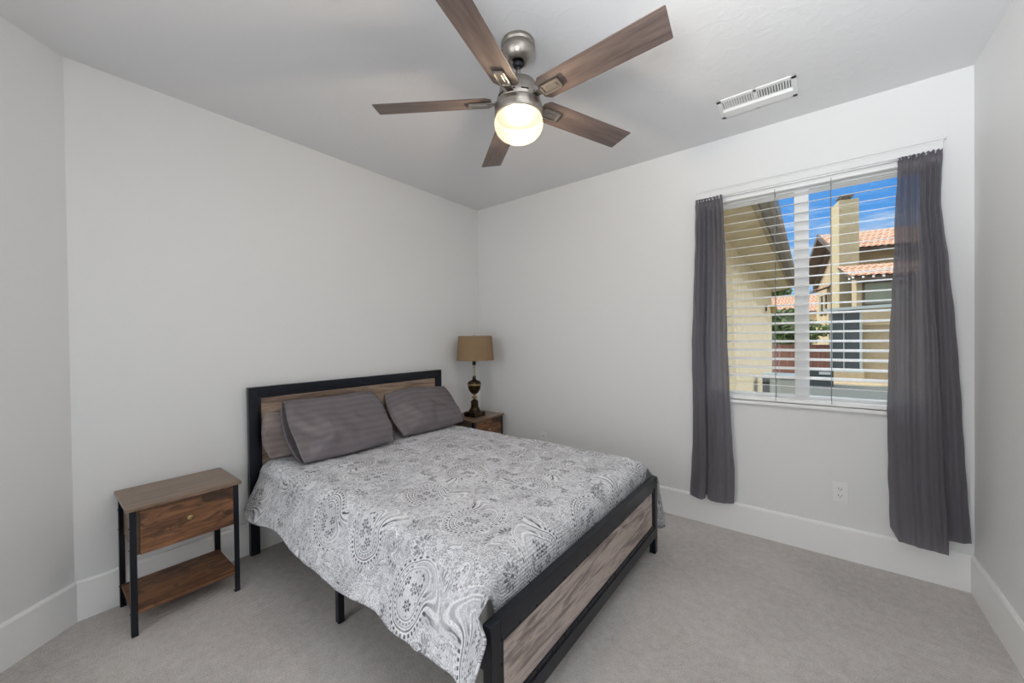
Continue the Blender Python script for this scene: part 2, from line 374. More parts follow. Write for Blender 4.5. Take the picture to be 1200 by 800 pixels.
DGLASS = mat('dim_greenish_glass', (.20, .24, .19), .12)

# ------------------------------------------------------------------ room shell
H = 2.74; XR = 3.504; YA = -2.909
A0 = Vector((0, YA, 0)); A1 = Vector((.97, -4.08, 0)); YB = -4.08
def struct(name, bm, m, **k): return tag(obj(name, bm, m, **k), kind='structure')
bm = nb(); box(bm, (-.3, -6.2, -.12), (XR+.15, .16, 0)); struct('floor', bm, CARPET)
bm = nb(); box(bm, (-.3, -6.2, H), (XR+.15, .16, H+.1)); struct('ceiling', bm, CEIL)
# headboard wall
bm = nb(); box(bm, (-.15, YA, 0), (0, .15, H)); struct('wall_left', bm, WALL)
# window wall with its opening
WX0, WX1, WZ0, WZ1 = 2.205, 3.375, .915, 2.335
bm = nb()
outer = [(0, 0), (XR, 0), (XR, H), (0, H)]; inner = [(WX0, WZ0), (WX1, WZ0), (WX1, WZ1), (WX0, WZ1)]
of = [bm.verts.new((x, 0, z)) for x, z in outer]; ib = [bm.verts.new((x, 0, z)) for x, z in inner]
ob = [bm.verts.new((x, .15, z)) for x, z in outer]; ibb = [bm.verts.new((x, .15, z)) for x, z in inner]
for i in range(4):
    j = (i+1) % 4
    bm.faces.new((of[i], of[j], ib[j], ib[i])); bm.faces.new((ob[j], ob[i], ibb[i], ibb[j]))
    bm.faces.new((ib[i], ib[j], ibb[j], ibb[i])); bm.faces.new((of[j], of[i], ob[i], ob[j]))
struct('wall_back', bm, WALL)
bm = nb(); box(bm, (XR, -6.2, 0), (XR+.15, .15, H)); struct('wall_right', bm, WALL)
dA = (A1-A0).normalized(); nA = Vector((-dA.y, dA.x, 0))     # into the room
if nA.x < 0: nA = -nA
bm = nb(); prism(bm, [A0, A1, A1-nA*.15, A0-nA*.15], (0, 0, H)); struct('wall_angled', bm, WALL)
# behind the camera: unseen opening to a hall, added to let fill light in
bm = nb(); box(bm, (.80, YB-.12, 0), (1.05, YB, H)); box(bm, (2.45, YB-.12, 0), (XR, YB, H)); box(bm, (1.05, YB-.12, 2.45), (2.45, YB, H)); struct('wall_front', bm, WALL)
bm = nb(); box(bm, (.65, -6.2, 0), (.8, YB-.0, H)); struct('wall_hall_left', bm, WALL)
bm = nb(); box(bm, (.65, -6.3, 0), (XR+.15, -6.2, H)); struct('wall_hall_end', bm, WALL)

# baseboards with a small eased cap
def base(name, p0, p1, n, h=.195, ext0=0, ext1=0):
    p0, p1, n = Vector(p0), Vector(p1), Vector(n).normalized(); d = (p1-p0).normalized(); p0 = p0-d*ext0; p1 = p1+d*ext1
    prof = [(0, 0), (.016, 0), (.016, h-.012), (.011, h-.003), (.007, h), (0, h)]
    bm = nb(); prism(bm, [p0+n*a+Vector((0, 0, z)) for a, z in prof], p1-p0); struct(name, bm, TRIM)
base('baseboard_left', (0, 0, 0), A0, (1, 0, 0), ext1=.004)
base('baseboard_back', (0, 0, 0), (XR, 0, 0), (0, -1, 0))
base('baseboard_right', (XR, 0, 0), (XR, -6.2, 0), (-1, 0, 0))
base('baseboard_angled', A0, A1, nA)

# ------------------------------------------------------------------ window
win = empty('window_1', ((WX0+WX1)/2, .11, WZ0)); win['kind'] = 'structure'
def wpart(name, bm, m, bevel=0):
    o = obj(name, bm, m, bevel=bevel); o.parent = win; o.matrix_parent_inverse = Matrix.Translation(-win.location); return o
bm = nb(); fw = .045
for a, b_ in (((WX0, .07, WZ0), (WX0+fw, .14, WZ1)), ((WX1-fw, .07, WZ0), (WX1, .14, WZ1)), ((WX0, .07, WZ1-fw), (WX1, .14, WZ1)), ((WX0, .07, WZ0), (WX1, .14, WZ0+fw))): box(bm, a, b_)
wpart('frame', bm, VINYL, .003)
bm = nb(); box(bm, (2.752, .060, WZ0+fw), (2.828, .125, WZ1-fw)); wpart('mullion', bm, VINYL, .004)
bm = nb(); box(bm, (WX0+fw, .10, WZ0+fw), (2.752, .106, WZ1-fw)); wpart('pane', bm, GLASS)
bm = nb(); box(bm, (2.828, .10, WZ0+fw), (WX1-fw, .106, WZ1-fw)); wpart('pane', bm, GLASS)
bm = nb(); box(bm, (WX0-.015, -.022, WZ0-.022), (WX1+.015, .07, WZ0)); wpart('sill', bm, TRIM, .004)
# header board over the window
bm = nb(); X0, X1 = 2.190, 3.392
box(bm, (X0, -.024, 2.335), (X1, 0, 2.385)); box(bm, (X0-.006, -.034, 2.385), (X1+.010, 0, 2.400)); box(bm, (X0-.001, -.028, 2.376), (X1+.004, 0, 2.385))
struct('trim_1', bm, WALL, bevel=.002)

# venetian blind (one thing: headrail, slats, cords, bottom rail)
BY = .028
blind = empty('window_blind', (2.79, BY, .93), label='white horizontal slat blind hanging open inside the window', cat='blind')
def bpart(name, bm, m, bevel=0):
    o = obj(name, bm, m, bevel=bevel); o.parent = blind; o.matrix_parent_inverse = Matrix.Translation(-blind.location); return o
bm = nb(); box(bm, (WX0+.006, BY-.024, 2.297), (WX1-.006, BY+.024, 2.333)); bpart('headrail', bm, SLAT, .003)
z = 2.258; k = 0; base_me = None
while z > .965:
    tilt = math.radians(13.0)
    if k == 0: tilt = math.radians(-4)
    elif k == 21: tilt = math.radians(-6)
    else: tilt += math.radians(random.uniform(-1.3, 1.3))
    hw = .029; bm = nb()
    pts = []
    for s_, off in ((1, .0009), (-1, -.0009)):
        row = [(-1, 0), (-.5, .0014), (0, .002), (.5, .0014), (1, 0)]
        if s_ == -1: row = row[::-1]
        for a, c in row: pts.append((a*hw, c+off))
    ct, st = math.cos(tilt), math.sin(tilt)
    P = [(WX0+.008, BY+a*ct-c*st, z+a*st+c*ct+random.uniform(-.0006, .0006)) for a, c in pts]
    prism(bm, P, (WX1-WX0-.016, 0, 0)); bpart('slat', bm, SLAT)
    z -= .0588; k += 1
bm = nb(); box(bm, (WX0+.008, BY-.026, .918), (WX1-.008, BY+.026, .942)); bpart('bottom_rail', bm, SLAT, .003)
GCORD = mat('grey_cord', (.22, .23, .25), .8)
for cx in (2.30, 2.652, 2.935, 3.28):
    bm = nb(); tube(bm, (cx, BY-.031, .93), (cx, BY-.031, 2.31), .0016, n=6); tube(bm, (cx, BY+.031, .93), (cx, BY+.031, 2.31), .0016, n=6)
    bpart('ladder_cord', bm, GCORD)

# curtain rod and curtains
bm = nb(); tube(bm, (2.19, -.036, 2.322), (3.388, -.036, 2.322), .006, n=12)
o = obj('curtain_rod', bm, VINYL, smooth=True); tag(o, 'thin white curtain rod running under the header board above the window', 'curtain rod')

def curtain(name, label, prof, zt, zb, xl, xr, yb, nfold, ph, nu=150, nv=90):
    """prof: bottom cross-section [(t, x, y)], xl/xr: edge tables over z; folds gather towards the top"""
    L = 2.32-.2
    def pos(u, v):
        z = lerp(zt, interp(zb, u), v); zz = z
        x0, x1 = interp(xl, zz), interp(xr, zz)
        px = interp([(a, b) for a, b, c in prof], u); py = interp([(a, c) for a, b, c in prof], u)
        bx0, bx1 = prof[0][1], prof[-1][1]
        s_lin = u; s_bot = (px-bx0)/(bx1-bx0)
        wb = sm(.02, .55, v)
        s_ = lerp(s_lin, s_bot, wb); x = lerp(x0, x1, s_)
        amp = .017*(1-.62*sm(.10, .9, v))*(.55+.9*abs(noise.noise(Vector((u*3.1, .3, ph)))))
        y = yb+amp*math.sin(2*PI*nfold*u+ph+1.6*math.sin(2*v+u*5+ph))+.010*(1-wb*.6)*math.sin(2*PI*nfold*.45*u+2*ph)*sm(0, .3, v)
        y = lerp(y, py+.55*(y-yb), wb)
        if v < .022:      # ruffle above the rod pocket
            y = yb+.008*math.sin(2*PI*nfold*1.4*u+2*math.sin(5*u))+.003*math.sin(31*u); z += .004*math.sin(2*PI*nfold*1.3*u+3*math.sin(4*u))
        elif v < .05: y = lerp(yb-.011, y, (v-.022)/.028)
        y += .003*noise.noise(Vector((u*7, v*9, ph)))*sm(.1, .5, v)
        x += .004*noise.noise(Vector((v*14, u*3, ph)))*(1 if (u < .03 or u > .97) else .3)
        return Vector((x, min(y, -.019 if z < .21 else -.006), z))
    bm = nb(); grid(bm, nu, nv, pos, lambda u, v: (u*.9, v*L))
    o = obj(name, bm, CURTAIN, smooth=True, recalc=False)
    tag(o, label, 'curtain', 'grey curtains at the window'); return o
curtain('curtain', 'narrow grey satin curtain hanging left of the window, nearer the bed',
        [(0, 2.130, -.034), (.22, 2.19, -.066), (.36, 2.240, -.072), (.41, 2.232, -.024), (.47, 2.256, -.020), (.53, 2.252, -.064), (.75, 2.34, -.080), (1, 2.420, -.060)],
        2.335, [(0, .190), (.30, .186), (.42, .215), (.47, .215), (.6, .190), (1, .205)],
        [(.19, 2.130), (.7, 2.152), (1.3, 2.150), (1.94, 2.172), (2.335, 2.184)],
        [(.2, 2.418), (.45, 2.421), (.72, 2.404), (1.32, 2.382), (1.9, 2.374), (2.15, 2.362), (2.335, 2.356)], -.045, 7, .4)
curtain('curtain', 'wide grey satin curtain hanging right of the window beside the corner',
        [(0, 3.186, -.030), (.10, 3.215, -.075), (.35, 3.29, -.086), (.66, 3.398, -.082), (.70, 3.396, -.050), (.74, 3.38, -.026), (.80, 3.41, -.030), (.90, 3.455, -.036), (1, 3.490, -.024)],
        2.330, [(0, .262), (.10, .208), (.66, .196), (.70, .235), (.74, .250), (1, .262)],
        [(.26, 3.186), (.6, 3.176), (.83, 3.176), (1.17, 3.178), (1.79, 3.202), (2.33, 3.217)],
        [(.26, 3.490), (.51, 3.475), (.87, 3.460), (1.22, 3.446), (1.54, 3.425), (1.76, 3.410), (1.9, 3.395), (2.04, 3.383), (2.33, 3.386)], -.048, 8, 1.3)

# ------------------------------------------------------------------ outlets
def outlet(x, z, label):
    t = empty('wall_outlet', (x, 0, z), label=label, cat='outlet', group='wall outlets')
    bm = nb(); box(bm, (-.037, -.006, -.06), (.037, 0, .06)); obj('cover_plate', bm, PLASTIC, t, bevel=.002)
    for s_ in (-1, 1):
        bm = nb(); box(bm, (-.017, -.0085, s_*.021-.014), (.017, -.006, s_*.021+.014)); r = obj('receptacle', bm, PLASTIC, t, bevel=.003)
        bm = nb()
        box(bm, (-.0085, -.0092, s_*.021-.002), (-.006, -.0084, s_*.021+.008)); box(bm, (.006, -.0092, s_*.021-.002), (.0085, -.0084, s_*.021+.007)); tube(bm, (0, -.0092, s_*.021-.008), (0, -.0084, s_*.021-.008), .0028, n=8)
        obj('slots', bm, DARKHOLE, r)
    bm = nb(); tube(bm, (0, -.0075, 0), (0, -.006, 0), .003, n=10); obj('screw', bm, PLASTIC, t)
outlet(2.972, .400, 'white outlet low on the wall under the window between the curtains')
outlet(.822, .400, 'white outlet on the wall beyond the bed, partly hidden by the quilt')

# ------------------------------------------------------------------ ceiling vent
vent = empty('ceiling_vent', (2.59, -.395, H), label='white slotted air register in the ceiling near the window', cat='air vent')
vx0, vx1, vy0, vy1 = -.192, .192, -.112, .112
bm = nb()
for a, b_ in (((vx0, vy0, -.008), (vx1, vy0+.028, 0)), ((vx0, vy1-.028, -.008), (vx1, vy1, 0)), ((vx0, vy0, -.008), (vx0+.028, vy1, 0)), ((vx1-.028, vy0, -.008), (vx1, vy1, 0)), ((-.010, vy0, -.008), (.010, vy1, 0))): box(bm, a, b_)
obj('frame', bm, PLASTIC, vent, bevel=.003)
bm = nb(); prism(bm, [(vx0+.02, .0, -.002), (vx0+.02, vy1-.02, -.002), (vx0+.02, vy1-.03, -.016), (vx0+.02, .012, -.020)], (.344, 0, 0)); obj('deflector', bm, PLASTIC, vent, bevel=.002)
bm = nb(); box(bm, (vx0+.02, vy0+.02, -.0015), (vx1-.02, vy1-.02, -.0005)); obj('backing', bm, DARKHOLE, vent)
for i in range(26):
    x = vx0+.034+i*(.384-.068)/25
    if abs(x) < .013: continue
    lean = .010 if x < 0 else -.010
    bm = nb(); prism(bm, [(x-.0022, vy0+.026, -.0075), (x+.0022, vy0+.026, -.0075), (x+.0022+lean*.6, vy0+.026, -.001), (x-.0022+lean*.6, vy0+.026, -.001)], (0, .095, 0)); obj('louver', bm, PLASTIC, vent)

# ------------------------------------------------------------------ ceiling fan
fan = empty('ceiling_fan', (1.76, -1.60, H), label='five-blade ceiling fan with brushed nickel body and lit globe', cat='ceiling fan')
dz = -H
bm = nb(); lathe(bm, [(0, 0), (.074, 0), (.078, -.006), (.078, -.020), (.073, -.024), (.073, -.029), (.077, -.033), (.074, -.052), (.064, -.074), (.050, -.090), (.036, -.096), (.030, -.090), (0, -.088)]); obj('canopy', bm, NICKEL, fan, smooth=True)
bm = nb(); lathe(bm, [(0, -.085), (.022, -.090), (.026, -.104), (.018, -.118), (0, -.122)], n=24); obj('hanger_ball', bm, BLACK, fan, smooth=True)
bm = nb(); tube(bm, (0, 0, -.10), (0, 0, -.19), .011, n=20); obj('downrod', bm, NICKEL, fan, smooth=True)
bm = nb(); lathe(bm, [(0, -.165), (.024, -.165), (.034, -.180), (.042, -.186), (.066, -.192), (.082, -.200), (.092, -.245), (.098, -.262), (.098, -.300), (0, -.300)]); obj('motor_housing', bm, NICKEL, fan, smooth=True)
bm = nb(); lathe(bm, [(0, -.292), (.104, -.292), (.110, -.296), (.1125, -.305), (.1125, -.345), (.109, -.350), (.100, -.350), (0, -.346)]); lk = obj('light_kit_ring', bm, NICKEL, fan, smooth=True)
for i in range(10):
    bm = nb(); a = 2*PI*i/10; prism(bm, [(.0985*math.cos(a+s_*.18), .0985*math.sin(a+s_*.18), zz) for s_, zz in ((-1, -.268), (1, -.268), (1, -.274), (-1, -.274))], (.002*math.cos(a), .002*math.sin(a), 0)); obj('vent_slot', bm, DARKHOLE, fan)
def globe_mat():
    m = bpy.data.materials.new('frosted_globe_glass'); m.use_nodes = True; T = NT(m.node_tree); nt = m.node_tree
    nt.nodes.remove(nt.nodes['Principled BSDF']); out = nt.nodes['Material Output']
    em = T.node('ShaderNodeEmission'); em.inputs[0].default_value = (1, .78, .50, 1); em.inputs[1].default_value = .36
    tp = T.node('ShaderNodeBsdfTransparent'); tl = T.node('ShaderNodeBsdfTranslucent'); tl.inputs[0].default_value = (.9, .86, .8, 1)
    gl = T.node('ShaderNodeBsdfGlossy'); gl.inputs['Roughness'].default_value = .25; gl.inputs[0].default_value = (1, 1, 1, 1)
    a = T.node('ShaderNodeMixShader'); a.inputs[0].default_value = .985; T.l.new(tl.outputs[0], a.inputs[1]); T.l.new(tp.outputs[0], a.inputs[2])
    g = T.node('ShaderNodeMixShader'); g.inputs[0].default_value = .06; T.l.new(a.outputs[0], g.inputs[1]); T.l.new(gl.outputs[0], g.inputs[2])
    s_ = T.node('ShaderNodeAddShader'); T.l.new(g.outputs[0], s_.inputs[0]); T.l.new(em.outputs[0], s_.inputs[1]); T.l.new(s_.outputs[0], out.inputs[0]); return m
prof = [(.096, -.344), (.106, -.352), (.1125, -.366), (.1140, -.382), (.112, -.398), (.104, -.417), (.090, -.434), (.070, -.447), (.045, -.455), (.02, -.458), (0, -.459)]
bm = nb(); lathe(bm, prof, n=48); gl = obj('globe', bm, globe_mat(), fan, smooth=True); gl['label'] = 'glowing frosted glass globe'
pl = bpy.data.lights.new('fan_bulb', 'POINT'); pl.energy = 13; pl.color = (1, .82, .60); pl.shadow_soft_size = .035
po = bpy.data.objects.new('fan_bulb', pl); COL.objects.link(po); po.location = (1.76, -1.60, H-.415)
# blades: one built, four copied
def blade_mesh():
    bm = nb(); th = .0045; pt = math.radians(-13); w0, w1 = .062, .066
    out = [(.125, -.040), (.150, -w0), (.690, -w1), (.6945, -w1+.004), (.681, w1-.004), (.677, w1), (.150, w0), (.125, .040)]
    def P(x, y, z_): return Vector((x, y*math.cos(pt)-z_*math.sin(pt), y*math.sin(pt)+z_*math.cos(pt)))
    a = [bm.verts.new(P(x, y, th/2)) for x, y in out]; b_ = [bm.verts.new(P(x, y, -th/2)) for x, y in out]
    bm.faces.new(a); bm.faces.new(b_[::-1])
    for i in range(len(a)): j = (i+1) % len(a); bm.faces.new((a[j], a[i], b_[i], b_[j]))
    return bm
def bracket_mesh():
    bm = nb(); pt = math.radians(-13)
    box(bm, (.085, -.017, -.009), (.150, .017, -.003))
    box(bm, (.140, -.027, -.010), (.235, .027, -.0045))
    ob_ = [v for v in bm.verts if v.co.x > .139 and v.co.z < -.006]
    for a, b_ in (((.140, -.027, -.015), (.235, -.019, -.008)), ((.140, .019, -.015), (.235, .027, -.008)), ((.226, -.027, -.015), (.235, .027, -.008)), ((.140, -.027, -.015), (.148, .027, -.008))): box(bm, a, b_)
    box(bm, (.160, -.010, -.013), (.216, .010, -.009))
    for v in bm.verts:
        if v.co.x > .12: y, z_ = v.co.y, v.co.z; v.co.y = y*math.cos(pt)-z_*math.sin(pt); v.co.z = y*math.sin(pt)+z_*math.cos(pt)
    return bm
b0 = obj('blade', blade_mesh(), BLADE, fan, bevel=.0015); k0 = obj('blade_bracket', bracket_mesh(), NICKEL, b0, bevel=.0015)
zb = -.275
for i in range(5):
    if i == 0: b1 = b0
    else:
        b1 = b0.copy(); COL.objects.link(b1); b1.parent = fan
        k1 = k0.copy(); COL.objects.link(k1); k1.parent = b1
    b1.location = (0, 0, zb); b1.rotation_euler = (0, 0, math.radians(-2.16+72*i))

# ------------------------------------------------------------------ bed frame
BX0, BX1, BY0, BY1 = .03, 2.07, -2.185, -.600
bed = empty('bed_frame', (1.05, (BY0+BY1)/2, 0), label='black metal bed frame with weathered wood panels beneath the quilt', cat='bed')
def bp(name, bm, m, bevel=0, parent=None, smooth=False):
    o = obj(name, bm, m, bevel=bevel, smooth=smooth); o.parent = parent or bed
    o.matrix_parent_inverse = Matrix.Translation(-bed.location) if not parent else Matrix.Identity(4)
    return o
HT = 1.065
bm = nb()
for y0, y1 in ((BY0, BY0+.052), (BY1-.052, BY1)): box(bm, (BX0, y0, .30), (BX0+.035, y1, HT))
box(bm, (BX0, BY0+.052, HT-.052), (BX0+.035, BY1-.052, HT)); box(bm, (BX0, BY0+.052, .30), (BX0+.035, BY1-.052, .35))
hf = bp('headboard_frame', bm, BLACK, .002)
bm = nb(); box(bm, (BX0+.006, BY0+.052, .35), (BX0+.022, BY1-.052, HT-.052)); hp = bp('headboard_panel', bm, PLANKH); hp['label'] = 'tan weathered wood panel'
def strip_frame(x0, x1, ya, yb, za, zb_, w_):
    bm = nb(); box(bm, (x0, ya, zb_-w_), (x1, yb, zb_)); box(bm, (x0, ya, za), (x1, yb, za+w_)); box(bm, (x0, ya, za+w_), (x1, ya+w_, zb_-w_)); box(bm, (x0, yb-w_, za+w_), (x1, yb, zb_-w_)); return bm
bp('headboard_inner_strip', strip_frame(BX0+.022, BX0+.029, BY0+.052, BY1-.052, .35, HT-.052, .020), BLACK, .001)
def bolts(x, ya, yb, za, zb_, n, nz, dx):
    bm = nb()
    pts = [(lerp(ya, yb, i/(n-1)), zb_) for i in range(n)]+[(lerp(ya, yb, i/(n-1)), za) for i in range(n)]+[(yy, lerp(za, zb_, (j+1)/(nz+1))) for yy in (ya, yb) for j in range(nz)]
    return [(x, y, z_, dx) for y, z_ in pts]
def bolt_obj(x, y, z_, dx, proto=[None]):
    if proto[0] is None:
        bm = nb(); tube(bm, (0, 0, 0), (.0035, 0, 0), .0060, .0048, n=10); o = obj('bolt', bm, BOLT, bed, smooth=False); proto[0] = o
    else: o = proto[0].copy(); COL.objects.link(o); o.parent = bed
    o.location = Vector((x, y, z_))-bed.location; return o
for a in bolts(BX0+.028, BY0+.062, BY1-.062, .36, HT-.062, 15, 5, 1):
    if a[2] > .7 : bolt_obj(*a)
FZ = .478
bm = nb()
for y0, y1 in ((BY0, BY0+.045), (BY1-.045, BY1)): box(bm, (BX1-.036, y0, .105), (BX1, y1, FZ))
box(bm, (BX1-.036, BY0+.045, FZ-.060), (BX1, BY1-.045, FZ)); box(bm, (BX1-.036, BY0+.045, .105), (BX1, BY1-.045, .165))
bp('footboard_frame', bm, BLACK, .002)
bm = nb(); box(bm, (BX1-.028, BY0+.045, .165), (BX1-.012, BY1-.045, FZ-.060)); o = bp('footboard_panel', bm, PLANK); o['label'] = 'grey-brown weathered wood panel'
bp('footboard_inner_strip', strip_frame(BX1-.012, BX1-.005, BY0+.045, BY1-.045, .165, FZ-.060, .020), BLACK, .001)
for a in bolts(BX1-.006, BY0+.055, BY1-.055, .175, FZ-.070, 16, 2, 1): bolt_obj(*a)
def leg(x0, x1, y0, y1, zt):
    bm = nb(); box(bm, (x0, y0, .004), (x1, y1, zt)); l = bp('leg', bm, BLACK, .002)
for y0, y1 in ((BY0, BY0+.045), (BY1-.045, BY1)):
    leg(BX1-.036, BX1, y0, y1, .105)
for y0, y1 in ((BY0, BY0+.052), (BY1-.052, BY1)): leg(BX0, BX0+.035, y0, y1, .30)
for xx in (1.045, ):
    for yy in (-2.125, -.66): leg(xx-.015, xx+.015, yy-.015, yy+.015, .27)
    leg(xx-.015, xx+.015, -1.41, -1.38, .27)
for yy in (BY0+.07, BY1-.10):
    bm = nb(); box(bm, (BX0+.035, yy, .25), (BX1-.036, yy+.03, .30)); bp('side_rail', bm, BLACK, .002)
bm = nb(); box(bm, (BX0+.035, -1.41, .25), (BX1-.036, -1.38, .29)); bp('centre_rail', bm, BLACK, .002)
for i in range(12):
    x = .13+i*.158
    bm = nb(); box(bm, (x, BY0+.04, .290), (x+.03, BY1-.04, .300)); bp('cross_slat', bm, BLACK)

# mattress (hidden under the quilt, but it carries it)
MY0, MY1, MX0, MX1, MZ = -2.135, -.655, .075, 1.985, .575
bm = nb(); box(bm, (MX0, MY0, .302), (MX1, MY1, MZ-.012)); o = obj('mattress', bm, mat('mattress_cloth', (.75, .75, .73), .9), bevel=.05, seg=4)
tag(o, 'mattress lying on the bed frame, covered by the paisley quilt', 'mattress')

# ------------------------------------------------------------------ quilt
QX0 = .10
def qpos(s_, v):
    """s_: distance across from the left top edge (neg. = left drop), v: distance from the head edge"""
    W_ = MY1-MY0; rad = .075
    top = W_-2*rad*1.0
    zt = MZ+.012
    xt = QX0+v
    # across profile
    def side(d, hang):   # d = distance past the start of the rounding -> (outward, down)
        arc = rad*PI/2*.96
        if d < arc: a = d/rad; return rad*math.sin(a), rad*(1-math.cos(a))
        a = arc/rad; e = d-arc
        return rad*math.sin(a)+e*hang, rad*(1-math.cos(a))+e*math.sqrt(1-hang*hang)
    c = s_
    if c < rad:
        o_, dn = side(rad-c, .42+.05*math.sin(v*6.3+.6)*sm(.05, .25, rad-c)); y = MY0+rad-o_; z_ = zt-dn; sd_ = rad-c
    elif c > W_-rad:
        o_, dn = side(c-(W_-rad), .34+.05*math.sin(v*5+2)); y = MY1-rad+o_; z_ = zt-dn; sd_ = c-(W_-rad)
    else: y = MY0+c; z_ = zt; sd_ = 0
    # foot end: rounds over and tucks down between mattress and footboard; the side drops run on past the post
    x = xt; tuck = 0
    f0 = MX1-rad+.020
    if xt > f0:
        e = xt-f0; o_, dn = side(e, 0.0)
        k = 1-sm(.0, .085, sd_)
        far = lerp(2.022, 2.092, sm(.115, .165, sd_))-f0
        xe = far*(1-math.exp(-e/far*1.25)) if sd_ > 0 else 0
        x = f0+lerp(xe, min(o_, 2.022-f0), k); z_ -= dn*k
        z_ -= (1-k)*.02*sm(0, .2, e)
    if sd_ > .04:
        out = .050*sm(.04, .12, sd_)*sm(1.70, 1.93, x); y += -out if c < rad else out
    # puff and folds
    n = noise.noise(Vector((s_*2.1, v*2.1, 0)))*.012+noise.noise(Vector((s_*6, v*6, 4)))*.0050+noise.noise(Vector((s_*17, v*19, 9)))*.0022
    z_ += n*(1 if sd_ < .05 else .4)
    if sd_ > .06:
        q = sm(.06, .25, sd_); wv = math.sin(v*9.5+1.3*math.sin(v*3.1))*.012+noise.noise(Vector((v*4, 2, 1)))*.018
        y += (wv*q)*(-1 if c < rad else 1)
        y += (n*1.2)*(-1 if c < rad else 1)
    return Vector((x, y, z_))
HEMD = [(0, 0), (.80, .008), (.95, .020), (1.05, .040), (1.15, .050), (1.25, .035), (1.40, .0), (1.57, -.012), (1.68, -.015), (1.78, -.055), (1.9, -.075), (2.1, -.075)]
def hemL(v): return .330+interp(HEMD, v)+.012*math.sin(v*4.2+1.0)+.014*math.sin(v*9+.5)-.02*sm(.35, 0, v)+.06*sm(1.6, 1.95, v)
def hemR(v): return .44+.10*sm(1.3, 1.9, v)+.012*math.sin(v*5)
QL = 2.10; W_ = MY1-MY0
def qgrid(u, w2):
    v = w2*QL; a = -hemL(v)+.075; b_ = W_-.075+hemR(v); s_ = lerp(a, b_, u); return qpos(s_, v)
def quv(u, w2):
    v = w2*QL; a = -hemL(v)+.075; b_ = W_-.075+hemR(v); return (lerp(a, b_, u), v)
bm = nb(); Vv = grid(bm, 240, 190, qgrid, quv)
ql = obj('quilt', bm, QUILT, smooth=True, recalc=False); so = ql.modifiers.new('solidify', 'SOLIDIFY'); so.thickness = .010; so.offset = -1
tag(ql, 'white and grey paisley quilt spread over the bed and hanging off its sides', 'quilt')
# bound edge along both hems
for nm, uu in (('l', 0.0), ('r', 1.0)):
    bm = nb(); pts = [qgrid(uu, i/150) for i in range(151)]; n8 = 8; rings = []
    for i, p_ in enumerate(pts):
        d = (pts[min(i+1, 150)]-pts[max(i-1, 0)]).normalized(); a_ = d.cross(Vector((0, 0, 1))).normalized(); c_ = d.cross(a_)
        ctr = p_+Vector((0, (.004 if uu == 0 else -.004), 0))
        rings.append([bm.verts.new(ctr+.0075*(math.cos(2*PI*k/n8)*a_+math.sin(2*PI*k/n8)*c_)) for k in range(n8)])
    for A, B in zip(rings, rings[1:]):
        for k in range(n8): bm.faces.new((A[k], A[(k+1) % n8], B[(k+1) % n8], B[k]))
    o = obj('binding', bm, BINDING, ql, smooth=True); o['label'] = 'grey bound edge'

